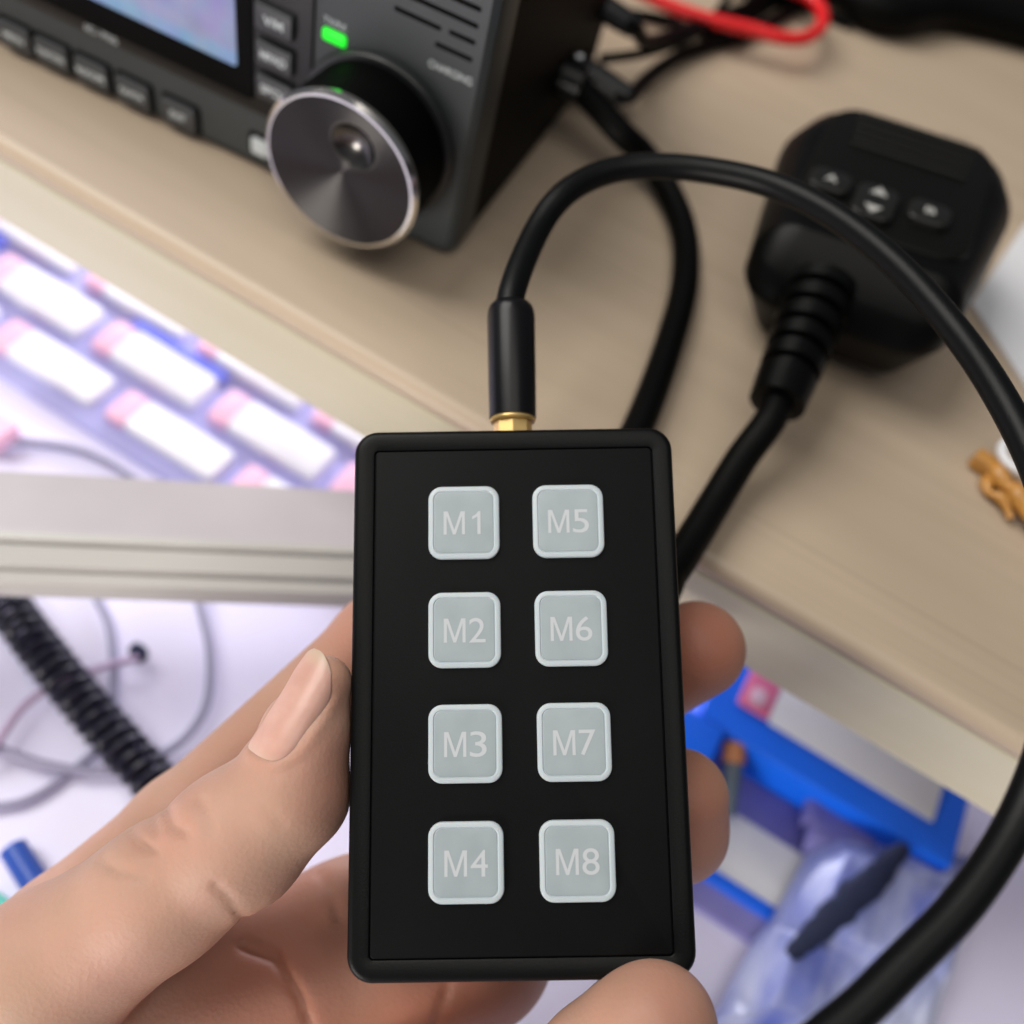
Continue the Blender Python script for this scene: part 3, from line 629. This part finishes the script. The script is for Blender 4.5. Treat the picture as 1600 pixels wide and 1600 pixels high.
# ============================================================ KEYBOARD below the desk
kbz = -.12; kb = empty('keyboard', (-.20, .19, kbz)); tag(kb, 'white keyboard with pink key ends and blue gaps lying below the desk edge', 'keyboard')
V, F = rbox(.44, .088, 0, .0025, .006, .001); obj('keyboard_base', [(x - .02, y + .0, z) for x, y, z in V], F, K['kbd'], kb)
rows = [(.2085, -.2220, 1), (.1845, -.1965, 0), (.1610, -.1690, 2)]
for ri, (yy, xc, par) in enumerate(rows):
    for k in range(-3, 4):
        x = xc + .0566 * k - .003
        if x < -.40 or x > -.02: continue
        lx, ly = x + .20, yy - .19
        hk = .0165 if ri != 2 else .0150
        V, F = rbox(.0405, hk, .0025, .0065, .0022, .001, lx + .0050, ly); ky = obj('key', V, F, K['white'], kb)
        V, F = rbox(.0090, hk, .0025, .0064, .0018, .001, lx - .0198, ly); obj('key_end', V, F, K['pink'], ky)
        if ri < 2 and (k + par) % 2 == 0:
            V, F = rbox(.046, .0042, .0024, .0060, .0015, .001, lx + .003, ly + .0112); obj('blue_strip', V, F, K['blue'], kb)

# thin wires and coiled cord below
wire('thin_wire', [(150, 880), (148, 925), (171, 979), (178, 1060), (166, 1150), (108, 1208), (45, 1249), (-20, 1262), (-120, 1270)], .0013, K['thin'], 'thin grey wire running down from the rail and curling to the lower left', 'wire', z=-.1175, group='thin wires below the rail')
wire('thin_wire', [(300, 880), (310, 936), (328, 1015), (324, 1096), (288, 1154), (225, 1190), (157, 1204), (90, 1199), (27, 1181), (-20, 1160), (-90, 1120)], .0014, K['thin'], 'thin grey wire bending round beside the index finger, rightmost under the rail', 'wire', z=-.1145, group='thin wires below the rail')
wire('thin_wire', [(-20, 1190), (0, 1155), (36, 1105), (81, 1073), (148, 1046), (216, 1028)], .0012, mat('pinkish_wire', (.55, .42, .62), .5), 'faint pinkish wire ending at a small dark plug', 'wire', z=-.1125, group='thin wires below the rail')
pp = P(218, 1026, -.118); V, F = rbox(.0055, .0045, 0, .005, .0015, .001); o = obj('wire_plug', V, F, K['navy']); o.location = (pp[0], pp[1], -.117); tag(o, 'small dark plug at the end of the pinkish wire', 'plug')
wire('thin_wire', [(-60, 690), (0, 690), (60, 692), (120, 702), (170, 722), (230, 760)], .0016, K['thin'], 'thin grey wire lying between the keyboard and the rail', 'wire', z=-.1175)
rp = P(2, 690, -.118); V, F = rbox(.010, .012, 0, .006, .002, .001); o = obj('red_tag', V, F, K['pink']); o.location = (rp[0], rp[1], -.1155); tag(o, 'small pink red tag at the left edge below the keyboard', 'tag')
a = P(-90, 790, -.111); b_ = P(330, 1312, -.108); mid = (a + b_) / 2; d_ = b_ - a; L = np.linalg.norm(d_); d_ /= L; s_ = np.cross(d_, [0, 0, 1]); s_ /= np.linalg.norm(s_); u2 = np.cross(s_, d_)
turns = int(L / .0043); pts = []
for i in range(turns * 14 + 1):
    t = i / (turns * 14); an = 2 * math.pi * turns * t; bow = .004 * math.sin(math.pi * t)
    pts.append(a + d_ * L * t + s_ * bow + .0054 * (math.cos(an) * s_ + math.sin(an) * u2))
V, F = tube(pts, .0017, 8); o = centred('coiled_cord', V, F, K['coil']); tag(o, 'black coiled cord running from the rail down behind the hand at lower left', 'cord')
# blue marker pen and teal patch at the left edge
a = P(20, 1325, -.115); b_ = P(95, 1445, -.115); e = empty('blue_pen', a); tag(e, 'blue stick-shaped pen at the left edge above the wrist', 'pen')
V, F = tube([a, a * .6 + b_ * .4, b_], .0038, 16); obj('barrel', V, F, mat('pen_blue', (.02, .08, .42), .35), e, world=True)
V, F = tube([a * 1.03 - b_ * .03, a], [.0022, .0032], 16); obj('pen_cap', V, F, K['bluebox'], e, world=True)
tp = P(5, 1440, -.118); V, F = rbox(.016, .010, 0, .004, .002, .001); o = obj('teal_block', V, F, mat('teal', (.12, .62, .52), .5)); o.location = (tp[0], tp[1], -.1195); tag(o, 'small teal block at the left edge beside the wrist', 'block')

# ============================================================ BLUE BOX at the right, below the desk
bxz = -.098
c1 = P(1205, 1131, bxz); c2 = P(1452, 1284, bxz); i1 = P(1177, 1165, bxz); i2 = P(1439, 1331, bxz); xr = P(1505, 1290, bxz)[0]; xl = P(1085, 1160, bxz)[0]
yb = (c1[1] + c2[1]) / 2; yi = (i1[1] + i2[1]) / 2
box = empty('blue_box', ((xl + xr) / 2, yi - .02, -.12)); tag(box, 'bright blue plastic box with white and pink rim labels, below the desk', 'box')
def wbox(name, x0, x1, y0, y1, z0, z1, m, parent, r=.0012, bev=.0006):
    V, F = rbox(x1 - x0, y1 - y0, z0, z1, r, bev, (x0 + x1) / 2, (y0 + y1) / 2); return obj(name, V, F, m, parent, world=True)
print('box', xl, xr, yb, yi)
x_inR = i2[0] + .004
wbox('rear_wall', xl - .002, xr, yi, yb + .03, -.119, bxz, K['bluebox'], box)
wbox('side_wall', xl - .012, xl + .0075, yi - .052, yi - .0002, -.119, bxz, K['bluebox'], box)
wbox('label', c1[0] - .0015, c2[0] + .001, yb, yb + .028, bxz - .001, bxz + .0006, K['paper'], box, r=.001, bev=.0002)
wbox('pink_label', c1[0] - .0135, c1[0] - .0018, yb + .0005, yb + .022, bxz - .001, bxz + .0007, mat('rose_label', (.85, .20, .38), .5), box, r=.001, bev=.0002)
wbox('pink_label_mark', c1[0] - .0105, c1[0] - .0048, yb + .003, yb + .010, bxz + .0003, bxz + .0010, mat('pale_pink', (.85, .60, .72), .5), box.children[-1], r=.0028, bev=.0001)
wbox('inner_floor', xl + .008, xr - .004, yi - .050, yi - .0002, -.1195, -.117, K['purple'], box)
# card with a blue stripe
k0 = P(1100, 1290, -.114); k1 = P(1290, 1415, -.114); e = empty('white_card', (k0 + k1) / 2); tag(e, 'white card with a blue stripe along its lower edge, beside the middle fingertip', 'card')
wbox('card', k0[0], k1[0], (k0[1] + k1[1]) / 2 - .010, (k0[1] + k1[1]) / 2 + .011, -.1168, -.1150, K['paper'], e, r=.001, bev=.0002)
wbox('stripe', k0[0], k1[0] + .002, (k0[1] + k1[1]) / 2 - .0145, (k0[1] + k1[1]) / 2 - .0102, -.1168, -.1146, K['bluebox'], e, r=.0005, bev=.0002)
# orange tipped tool
a = P(1148, 1160, -.103); b_ = P(1138, 1275, -.112); e = empty('screwdriver', b_); tag(e, 'small dark grey tool with an orange tip lying in the blue box corner', 'tool')
V, F = tube([a, a * .75 + b_ * .25, a * .7 + b_ * .3], [.0038, .0042, .0030], 16); obj('tip', V, F, K['orange'], e, world=True)
V, F = tube([a * .72 + b_ * .28, b_], [.0036, .0022], 16); obj('handle', V, F, K['tool'], e, world=True)
# dark strap and crumpled film bag
a = P(1215, 1500, -.110); b_ = P(1400, 1330, -.104); KP = [a, b_]; V, F = tube(spline([a, a * .66 + b_ * .34 + np.array([0, 0, .003]), a * .33 + b_ * .67 + np.array([0, 0, .004]), b_], 8), [.0012 + .0036 * math.sin(math.pi * (i + 2) / 28) for i in range(25)], 14); V = [(x + .0006 * math.sin(z * 3000), y + .0006 * math.sin(x * 2500), -.1010 + (z + .110) * .45) for x, y, z in V]
o = centred('dark_pouch', V, F, K['navy']); tag(o, 'long dark navy pouch lying diagonally on the clear film bag', 'pouch')
def film(name, corners, z0, amp, seed, m, label, cat, nx=90):
    g = np.random.default_rng(seed); ww = [(g.uniform(20, 150), g.uniform(0, 6.28), g.uniform(0, 6.28), g.uniform(.4, 1)) for _ in range(16)]
    c = [P(x, y, z0) for x, y in corners]; V, F = [], []
    for i in range(nx + 1):
        for j in range(nx + 1):
            s, t = i / nx, j / nx; p = (c[0] * (1 - s) + c[1] * s) * (1 - t) + (c[3] * (1 - s) + c[2] * s) * t
            zz = 0
            for fq, ph, an, am in ww: zz += am * abs(math.sin(fq * (p[0] * math.cos(an) + p[1] * math.sin(an)) + ph)) / (1 + fq / 60)
            ed = min(1, 6 * min(s, 1 - s, t, 1 - t)); wob = .004 * math.sin(14 * s + seed) * (1 - ed) 
            V.append((p[0] + wob, p[1] + .003 * math.sin(17 * t + seed), z0 + amp * zz * .30 * (.3 + .7 * ed)))
    n_ = nx + 1
    for i in range(nx):
        for j in range(nx): F.append((i * n_ + j, (i + 1) * n_ + j, (i + 1) * n_ + j + 1, i * n_ + j + 1))
    o = centred(name, V, F, m, angle=180); s = o.modifiers.new('thickness', 'SOLIDIFY'); s.thickness = .0004; tag(o, label, cat); return o
film('film_bag', [(1290, 1270), (1520, 1350), (1440, 1720), (1080, 1620)], -.117, .016, 3, K['film'], 'crumpled bluish clear plastic bag below the blue box, inside the cable loop', 'plastic bag')
film('film_wrap', [(1230, 1200), (1400, 1300), (1340, 1345), (1240, 1330)], -.115, .008, 8, K['purple'], 'crumpled dark purple wrapper lying in the blue box', 'wrapper')
print('DONE')
